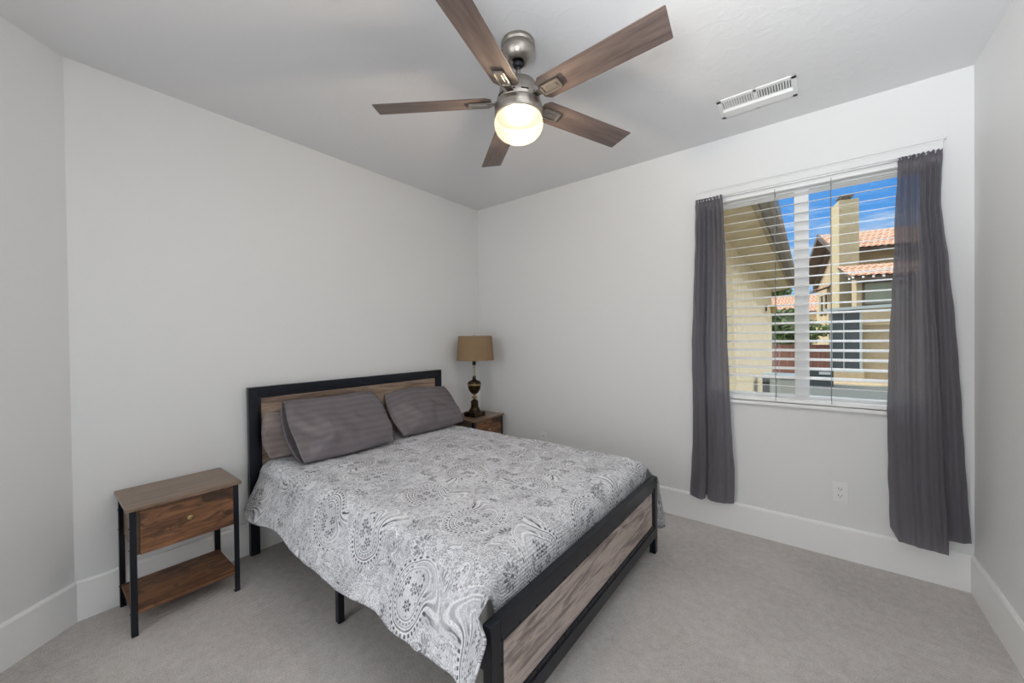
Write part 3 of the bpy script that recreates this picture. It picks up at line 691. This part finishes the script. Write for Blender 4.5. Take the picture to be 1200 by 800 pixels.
# ------------------------------------------------------------------ pillows
def pillow(name, label, m, c, yaw_, lean, wd, hg, th, open_left=True, seed=1, sleeve=.10, sag=.0):
    """c: middle of the bottom edge; local u across (y), v up the slope, n off the slope"""
    def P(u, v, side_):
        # u,v in 0..1
        uu, vv = u*2-1, v*2-1
        ul = uu
        edgeu = (1-abs(uu)**3.0)
        if open_left and uu < 0:
            t_ = (uu+1)*wd/2    # distance from open end
            edgeu = max(1-max(0, -uu-.0)**4.0, .0) if t_ > sleeve else 0
            edgeu = max(sm(-.05, .22, t_-sleeve*.3), .64 if seed == 1 else .3)
        edgev = max(0, 1-abs(vv)**2.6)
        t = th*(max(0, edgeu)**.55)*(edgev**.60)
        pinch_v = .020*(uu*uu)*(-vv) if not (open_left and uu < 0) else .012*uu*uu*(-vv)
        pinch_u = .030*(vv*vv)*(-uu)
        yy = (uu/2)*wd+pinch_u; hh = (v)*hg+pinch_v*.8
        wr = noise.noise(Vector((u*3.2+seed, v*3.0, seed*3.7)))*.020+noise.noise(Vector((u*9+seed, v*5+u*4, seed)))*.009-.010*abs(noise.noise(Vector((u*5+v*4+seed, v*2-u*3, seed*1.3))))
        rid = .012*math.sin((u*10-v*7)+3*noise.noise(Vector((u*4, v*4, seed*2.))))*math.exp(-((v-.15)/.35)**2)
        nn_ = side_*t/2+(wr+rid)*(edgev**.5)*(1 if side_ > 0 else .3)
        nn_ += sag*(4*(v-.5)**2)
        hh += .010*math.sin(u*7+seed)*(v)
        ca, sa = math.cos(lean), math.sin(lean)
        x = -hh*sa*1.0+nn_*ca; z_ = hh*ca+nn_*sa
        return Vector((c[0]+x*math.cos(yaw_)-yy*math.sin(yaw_), c[1]+yy*math.cos(yaw_)+x*math.sin(yaw_), c[2]+z_+th*.0))
    nu, nv = 56, 40; bm = nb(); Lr = bm.loops.layers.uv.verify(); ringsV = []
    # closed loop around v for each u (front then back)
    for i in range(nu+1):
        ring = [P(i/nu, j/nv, 1) for j in range(nv+1)]+[P(i/nu, j/nv, -1) for j in range(nv-1, 0, -1)]
        ringsV.append([bm.verts.new(p_) for p_ in ring])
    n = len(ringsV[0])
    for i in range(nu):
        for j in range(n):
            k = (j+1) % n; f = bm.faces.new((ringsV[i][j], ringsV[i+1][j], ringsV[i+1][k], ringsV[i][k]))
            for lp, (a, b_) in zip(f.loops, ((i, j), (i+1, j), (i+1, j+1), (i, j+1))): lp[Lr].uv = (a/nu*wd, (b_ if b_ <= nv else 2*nv-b_)/nv*hg)
    bm.faces.new(ringsV[nu][::-1])
    if not open_left: bm.faces.new(ringsV[0])
    o = obj(name, bm, m, smooth=True, recalc=True); tag(o, label, 'pillow', 'pillows against the headboard')
    if open_left:
        so = o.modifiers.new('solidify', 'SOLIDIFY'); so.thickness = .002; so.offset = -1
        # pillow set back in the open case, coloured dark for the shade inside
        bm = nb(); nn2 = 16
        def Q(a, r_): return P(.16+.06*(1-r_*r_)*0, .5+.46*r_*math.sin(a), .9*math.cos(a)*r_)
        cen = bm.verts.new((P(.13, .5, 1)+P(.13, .5, -1))/2)
        rr = []
        for k in range(nn2*2):
            a = 2*PI*k/(nn2*2); v_ = .5+.47*math.sin(a); f_, b_ = P(.17, v_, 1), P(.17, v_, -1); rr.append(bm.verts.new((f_+b_)/2+(f_-b_)/2*math.cos(a)*.9))
        for k in range(nn2*2): bm.faces.new((cen, rr[k], rr[(k+1) % (nn2*2)]))
        q = obj('inner_pillow', bm, mat('shaded_inner_pillow', (.05, .05, .075), .8), smooth=True); q.parent = o
    return o
pillow('pillow', 'long grey striped satin pillow at the left with its open case end towards the nightstand', PILLOW, (.445, -1.700, .612), 0.0, .72, .70, .47, .135, True, 1)
pillow('pillow', 'grey striped satin pillow at the right, nearer the lamp', PILLOW, (.410, -.965, .612), 0.0, .70, .69, .425, .145, False, 5)
pillow('pillow', 'taupe pillow mostly hidden behind the long grey pillow, poking out at its left', PILLOW2, (.180, -1.785, .612), .0, .25, .70, .31, .070, True, 3)

# ------------------------------------------------------------------ nightstands (narrow end tables)
def copy_tree(o, parent=None):
    c = o.copy(); COL.objects.link(c)
    if parent: c.parent = parent
    for ch in list(o.children): copy_tree(ch, c)
    return c
ns = empty('nightstand', (.20, -2.548, 0), label='narrow rustic wood nightstand with black legs standing left of the bed', cat='nightstand', group='nightstands beside the bed')
hw, hd, ZT = .212, .178, .598
bm = nb(); box(bm, (-hd, -hw-.012, ZT-.016), (hd+.012, hw+.012, ZT)); o = obj('table_top', bm, RUSTTOP, ns, bevel=.002); o['label'] = 'smooth brown wood top'
bm = nb(); box(bm, (-hd+.004, -hw+.020, .365), (hd-.022, hw-.004, ZT-.016)); obj('body', bm, RUSTSIDE, ns, bevel=.001)
bm = nb(); box(bm, (hd-.020, -hw+.036, .368), (hd-.006, hw-.014, ZT-.020)); dr = obj('drawer', bm, RUST, ns, bevel=.0015)
bm = nb(); tube(bm, (hd-.006, .004, .478), (hd+.004, .004, .478), .004, n=10); lathe_pts = 0
tube(bm, (hd+.004, .004, .478), (hd+.009, .004, .478), .011, .0125, n=16); tube(bm, (hd+.009, .004, .478), (hd+.013, .004, .478), .0125, .008, n=16); obj('knob', bm, BRASS, dr, smooth=False)
bm = nb(); box(bm, (-hd+.01, -hw+.006, .098), (hd-.004, hw-.006, .113)); obj('shelf', bm, RUST, ns, bevel=.0015)
def angle_leg(sx_, sy_):
    bm = nb(); t = .0035; wl = .024
    x0, y0 = (hd if sx_ > 0 else -hd), (hw if sy_ > 0 else -hw)
    pts = [(x0, y0), (x0-sx_*wl, y0), (x0-sx_*wl, y0-sy_*t), (x0-sx_*t, y0-sy_*t), (x0-sx_*t, y0-sy_*wl), (x0, y0-sy_*wl)]
    prism(bm, [(a, b_, .003) for a, b_ in pts], (0, 0, ZT-.016-.003))
    l = obj('leg', bm, BLACK, ns, bevel=.0008)
    bm = nb(); box(bm, (x0-sx_*.001, y0-sy_*.001, 0), (x0-sx_*.024, y0-sy_*.024, .006)); obj('foot_pad', bm, BLACK, l)
    for zz in (.40, .50, .106):
        bm = nb(); tube(bm, (x0-sx_*.012, y0, zz), (x0-sx_*.012, y0+sy_*.003, zz), .0045, .003, n=8); obj('screw', bm, BOLT, l)
for a in (1, -1):
    for b_ in (1, -1): angle_leg(a, b_)
n2 = copy_tree(ns); n2.location = (.20, -.285, 0); n2['label'] = 'rustic wood nightstand in the far corner beyond the bed, under the lamp'

# ------------------------------------------------------------------ table lamp
lx, ly, lz = .235, -.330, ZT
lamp = empty('table_lamp', (lx, ly, lz), label='dark bronze urn lamp with tan shade on the far nightstand', cat='lamp')
bm = nb(); hb = .073
box(bm, (-hb, -hb, 0), (hb, hb, .040)); box(bm, (-hb+.006, -hb+.006, .040), (hb-.006, hb-.006, .046)); lathe(bm, [(0, .046), (.058, .046), (.056, .060), (.048, .068), (.040, .085), (0, .085)], n=32); obj('base', bm, DBRONZE, lamp, bevel=.002)
bm = nb(); lathe(bm, [(0, .083), (.038, .083), (.036, .092), (.036, .135), (.038, .140), (.036, .146), (.024, .158), (.012, .164), (0, .164)], n=32); obj('column', bm, DBRONZE, lamp, smooth=True)
bm = nb(); lathe(bm, [(0, .160), (.010, .163), (.012, .170), (.030, .184), (.031, .188), (.012, .200), (.010, .208), (.018, .213), (0, .216)], n=32); o = obj('knop', bm, BRASS, lamp, smooth=True); o['label'] = 'brass knop'
bm = nb(); lathe(bm, [(0, .212), (.016, .214), (.034, .226), (.052, .250), (.062, .280), (.066, .312), (.067, .322), (.062, .326), (.064, .332), (.050, .344), (.030, .352), (.018, .362), (.016, .390), (.013, .394), (0, .394)], n=36); obj('urn', bm, DBRONZE, lamp, smooth=True)
bm = nb(); lathe(bm, [(.0655, .300), (.0690, .303), (.0700, .310), (.0685, .316), (.0665, .318)], n=36); obj('urn_band', bm, BRASS, lamp, smooth=True)
bm = nb(); lathe(bm, [(0, .392), (.0125, .392), (.0125, .500), (0, .500)], n=24); o = obj('stem', bm, CANDLE, lamp, smooth=True); o['label'] = 'pale ribbed candle stem'
bm = nb(); lathe(bm, [(0, .498), (.015, .500), (.018, .512), (.018, .545), (.013, .552), (0, .552)], n=20); tube(bm, (.016, -.006, .528), (.034, -.010, .528), .003, n=8); obj('socket', bm, DBRONZE, lamp, smooth=True)
bm = nb(); lathe(bm, [(.0125, .552), (.026, .600), (.030, .625), (.024, .650), (0, .660)], n=20); obj('bulb', bm, mat('frosted_bulb', (.8, .8, .78), .3), lamp, smooth=True)
bm = nb()
for s_ in (-1, 1):
    pts = [(0, s_*.016, .545), (0, s_*.050, .590), (0, s_*.055, .660), (0, s_*.035, .735), (0, 0, .770)]
    for a, b_ in zip(pts, pts[1:]): tube(bm, a, b_, .002, n=6)
obj('harp', bm, BRASS, lamp)
sh = empty('lamp_shade_dummy') if False else None
bm = nb(); so_ = Vector((.012, .010)); c_ = (.010, .008)
lathe(bm, [(.184, .548), (.182, .551), (.164, .783), (.163, .785), (.160, .785), (.180, .548)], c=c_, n=56, close=True); s1 = obj('lamp_shade', bm, BURLAP, lamp, smooth=True)
bm = nb()
for k in range(3):
    a = 2*PI*k/3; tube(bm, (0, 0, .771), (c_[0]+.162*math.cos(a), c_[1]+.162*math.sin(a), .776), .0018, n=6)
obj('spider', bm, BRASS, s1)
bm = nb(); lathe(bm, [(0, .768), (.006, .770), (.008, .782), (.004, .792), (0, .796)], n=16); obj('finial', bm, BRASS, lamp, smooth=True)

# ------------------------------------------------------------------ outside
bm = nb(); box(bm, (-40, .2, -.7), (60, 90, -.5)); o = obj('ground', bm, GROUND); o['kind'] = 'structure'
# wing of the same house left of the window
wing = empty('house_wing', (2.0, 4.6, -.5), label='cream stucco wing with brown gutter just outside, left of the window', cat='building')
def ch(root, name, bm, m, bevel=0, parent=None, smooth=False):
    o = obj(name, bm, m, bevel=bevel, smooth=smooth); o.parent = parent or root
    if not parent: o.matrix_parent_inverse = Matrix.Translation(-root.location)
    return o
bm = nb(); box(bm, (-2, .20, -.5), (2.03, 9.1, 2.55)); ch(wing, 'wall', bm, STUC2)
bm = nb(); prism(bm, [(2.03, .20, 2.52), (2.42, .20, 2.60), (2.42, .20, 2.66), (2.03, .20, 2.66)], (0, 9.3, 0)); ch(wing, 'soffit', bm, STUC2)
bm = nb(); box(bm, (2.40, .20, 2.575), (2.445, 9.5, 2.72)); ch(wing, 'fascia', bm, STUC)
bm = nb(); prism(bm, [(2.445, .20, 2.605), (2.53, .20, 2.60), (2.565, .20, 2.65), (2.585, .20, 2.72), (2.445, .20, 2.72)], (0, 9.35, 0)); ch(wing, 'gutter', bm, GUTTER, .006)
bm = nb(); prism(bm, [(2.50, .20, 2.735), (-2, .20, 4.6), (-2, .20, 4.72), (2.50, .20, 2.80)], (0, 9.3, 0)); ch(wing, 'roof', bm, TILE)
lt = empty('wall_lantern', (2.03, 7.3, 1.9), label='small dark lantern on the cream wall outside the window', cat='lantern')
bm = nb(); box(bm, (0, -.05, 0), (.03, .05, .14)); box(bm, (.03, -.015, .11), (.16, .015, .13)); obj('bracket', bm, BROWN, lt)
bm = nb(); lathe(bm, [(0, -.06), (.05, -.05), (.06, .06), (.08, .08), (0, .15)], c=(.15, 0), n=8); obj('lantern_head', bm, mat('amber_lantern', (.45, .33, .10), .3), lt)

# condenser
ac = empty('air_conditioner', (2.42, 5.25, -.5), label='pale grey condenser box outside by the cream wall, low in the window', cat='air conditioner')
bm = nb(); box(bm, (-.16, -.25, 0), (.26, .35, 1.10)); obj('cabinet', bm, ACM, ac, bevel=.02)
bm = nb(); box(bm, (-.26, -.262, 0), (-.165, .35, 1.10)); 
for i in range(9): box(bm, (-.255, -.27, .10+i*.10), (-.17, -.26, .15+i*.10))
obj('grille', bm, ACD, ac, bevel=.01)
bm = nb(); box(bm, (-.28, -.28, 1.10), (.28, .37, 1.155)); obj('lid', bm, ACT, ac, bevel=.012)

# fence, hedge
fe = empty('garden_fence', (.9, 19.0, -.5), label='red-brown board fence under the hedge across the yard', cat='fence')
bm = nb(); box(bm, (-5, -.02, 0), (2.75, .02, 1.36)); obj('boards', bm, FENCE, fe)
for xx in (-3, -.6, 1.6, 2.7):
    bm = nb(); box(bm, (xx-.05, -.07, 0), (xx+.05, -.02, 1.40)); obj('post', bm, FENCE, fe)
bm = nb(); box(bm, (-5, -.05, 1.36), (2.75, .05, 1.40)); obj('cap_rail', bm, FENCE, fe)
def foliage(name, label, cat, c, rx, ry, rz, n, size, seed, m=LEAF):
    rnd = random.Random(seed); bm = nb()
    for i in range(n):
        while True:
            p_ = Vector((rnd.uniform(-1, 1), rnd.uniform(-1, 1), rnd.uniform(-1, 1)))
            if .45 < p_.length < 1: break
        p_ = Vector((c[0]+p_.x*rx*(1+.1*math.sin(9*p_.z)), c[1]+p_.y*ry, c[2]+p_.z*rz*(1+.12*math.sin(5*p_.x+seed))))
        a = Vector((rnd.uniform(-1, 1), rnd.uniform(-1, 1), rnd.uniform(-1, 1))).normalized(); b_ = a.orthogonal().normalized(); s_ = size*rnd.uniform(.6, 1.3)
        bm.faces.new([bm.verts.new(q) for q in (p_-a*s_, p_+b_*s_*.5, p_+a*s_, p_-b_*s_*.5)])
    return tag(obj(name, bm, m, recalc=False), label, cat)
foliage('hedge', 'dense green hedge rising behind the red-brown fence', 'hedge', (.35, 20.2, 1.25), 3.0, .7, 1.75, 9000, .13, 3)
bm = nb(); tube(bm, (-1.6, 52, -.5), (-1.5, 52, 7.5), .25, .12, n=10); trunk = obj('trunk', bm, BROWN)
tr_ = foliage('tree', 'dark leafy tree against the sky behind the tiled far roof', 'tree', (-1.6, 52, 7.2), 3.0, 1.5, 2.0, 1800, .30, 8, LEAF)
trunk.parent = tr_

# tile roof helper: courses of round tiles as relief
def tile_roof(root, name, p0, eu, ev, lu, lv, thick=.10, step=.36, tw=.26):
    p0, eu, ev = Vector(p0), Vector(eu).normalized(), Vector(ev).normalized(); nrm = eu.cross(ev).normalized()
    if nrm.z < 0: nrm = -nrm
    nu = int(lu/tw*4); nv = int(lv/step*3)
    def P(a, b_):
        u, v = a*lu, b_*lv; fr = (v/step) % 1.0
        hgt = .045*abs(math.sin(PI*(u/tw)))+.035*(1-fr)
        return p0+eu*u+ev*v+nrm*hgt
    bm = nb(); grid(bm, nu, nv, P, lambda a, b_: (a*lu, b_*lv))
    q = [p0, p0+eu*lu, p0+eu*lu+ev*lv, p0+ev*lv]; prism(bm, [x-nrm*.01 for x in q], -nrm*thick)
    o = obj(name, bm, [TILE, BROWN]); o.parent = root
    n0 = nu*nv
    for i, p_ in enumerate(o.data.polygons):
        if i >= n0: p_.material_index = 1
    return o
# neighbour's house (local axes turned 12 degrees)
nh = empty('neighbour_house', (3.96, 22.0, 0), math.radians(12), 'two-storey tan stucco house with tiled roofs seen through the window', 'house')
def hp_(name, bm, m, parent=None, bevel=0): return obj(name, bm, m, parent or nh, bevel=bevel)
bm = nb(); prism(bm, [(0, 0, -.5), (.78, 0, -.5), (.78, 0, 8.0), (0, 0, 8.0)], (0, 1.4, 0)); box(bm, (-.04, -.04, 7.55), (.82, 1.44, 7.70)) if False else None; chy = hp_('chimney', bm, STUC3, bevel=.02)
bm = nb(); box(bm, (.22, .4, 8.0), (.56, .8, 8.22)); box(bm, (.10, .3, 8.22), (.68, .9, 8.30)); hp_('chimney_cap', bm, BROWN, chy)
# main body, gable end towards the left
bm = nb(); prism(bm, [(1.1, 2.9, -.5), (1.1, 9.0, -.5), (1.1, 9.0, 4.95), (1.1, 4.95, 7.1), (1.1, 2.9, 5.9)], (14, 0, 0)); hp_('wall', bm, STUC)
sl = math.atan2(1.46, 2.95)
tile_roof(nh, 'roof', (.30, 2.0, 5.90), (1, 0, 0), (0, math.cos(sl), math.sin(sl)), 15, 3.30)
sb = math.atan2(2.5, 4.2)
tile_roof(nh, 'roof', (.30, 9.15, 4.86), (1, 0, 0), (0, -math.cos(sb), math.sin(sb)), 15, 4.88)
bm = nb(); prism(bm, [(.24, 2.0, 5.70), (.24, 4.95, 7.16), (.24, 9.15, 4.66), (.24, 9.15, 4.92), (.24, 4.95, 7.46), (.24, 2.0, 5.96)], (.08, 0, 0)); hp_('rake_board', bm, BROWN)
bm = nb(); prism(bm, [(.9, 3.0, 5.55), (.9, 4.95, 6.7), (.9, 9.0, 4.35), (.9, 9.0, 4.75), (.9, 4.95, 7.15), (.9, 3.0, 5.95)], (.22, 0, 0)); hp_('gable_trim', bm, BROWN)
for yy in (6.6, 7.5):
    bm = nb(); box(bm, (1.04, yy, 2.6), (1.10, yy+.55, 3.9)); wnd = hp_('window', bm, BROWN)
    bm = nb(); box(bm, (1.02, yy+.06, 2.68), (1.06, yy+.49, 3.82)); hp_('pane', bm, DGLASS, wnd)
# small lower roof on the gable side
tile_roof(nh, 'lower_roof', (.15, 5.0, 4.05), (0, 1, 0), (.94, 0, .34), 1.6, 1.0)
# front block with hipped roof, lit side wall and window
bm = nb(); box(bm, (.22, -1.55, -.5), (8, -.95, 3.95)); hp_('front_wall', bm, STUC)
tile_roof(nh, 'porch_roof', (-.10, -2.05, 3.93), (1, 0, 0), (0, .93, .37), 9, 2.0)
bm = nb(); box(bm, (-.10, -2.02, 3.80), (8.9, -1.96, 3.93)); hp_('eave_board', bm, BROWN)
for i in range(12):
    bm = nb(); box(bm, (-.08+i*.35, -2.06, 3.86), (.0+i*.35, -1.6, 3.95)); hp_('rafter_tail', bm, TRIM)
bm = nb()
for a, b_ in (((.42, -1.62, 2.70), (.50, -1.54, 3.70)), ((.42, -1.62, 2.62), (2.2, -1.54, 2.72)), ((.42, -1.62, 3.66), (2.2, -1.54, 3.74)), ((2.12, -1.62, 2.70), (2.2, -1.54, 3.70))): box(bm, a, b_)
wnd = hp_('window', bm, BROWN); bm = nb(); box(bm, (.5, -1.58, 2.72), (2.12, -1.56, 3.66)); hp_('pane', bm, DGLASS, wnd)

# dark shed with pale roof in front of it
sh = empty('garden_shed', (3.45, 16.9, -.5), label='dark slate shed with a thin pale roof in front of the tan house', cat='shed')
bm = nb(); box(bm, (0, 0, .42), (.95, 1.3, 2.75)); obj('wall', bm, SHEDM, sh, bevel=.01)
bm = nb(); box(bm, (0, -.02, .40), (.07, .0, 2.75)); box(bm, (.88, -.02, .40), (.95, 0, 2.75)); box(bm, (.40, -.03, .40), (.43, 0, 2.72)); box(bm, (-.02, -.05, .36), (1.0, 1.3, .44)); obj('frame', bm, SHEDR, sh)
bm = nb(); prism(bm, [(-.15, -.25, 2.78), (2.3, -.25, 2.86), (2.3, -.25, 2.98), (-.15, -.25, 2.88)], (0, 1.7, 0)); obj('roof', bm, SHEDR, sh)
bm = nb(); box(bm, (-.02, -.05, 0), (1.0, 1.3, .36)); obj('plinth', bm, STUC, sh)
gw = empty('garden_wall', (4.6, 17.4, -.5), label='low tan stucco wall beside the dark shed', cat='wall')
bm = nb(); box(bm, (-.18, 0, 0), (5, .2, 2.2)); obj('wall', bm, STUC, gw)
bm = nb(); box(bm, (-.2, -.03, 2.2), (5, .23, 2.27)); obj('coping', bm, STUC2, gw)
ub = empty('utility_box', (2.95, 14.6, -.5), label='low black box with pale plate standing left of the dark shed', cat='utility box')
bm = nb(); box(bm, (-.25, 0, 0), (.52, .4, .62)); obj('body', bm, ACD, ub, bevel=.02)
bm = nb(); box(bm, (.12, -.01, .42), (.44, 0, .52)); obj('plate', bm, ACM, ub)

# far house roof beyond the hedge
fh = empty('far_house', (0, 40, -.5), math.radians(-4), 'far house with orange tiled roof above the hedge', 'house')
bm = nb(); box(bm, (-7, 1, 0), (4.6, 7, 4.2)); obj('wall', bm, STUC2, fh)
tile_roof(fh, 'roof', (-8, .2, 3.9), (1, 0, 0), (0, .88, .47), 12.9, 3.9)
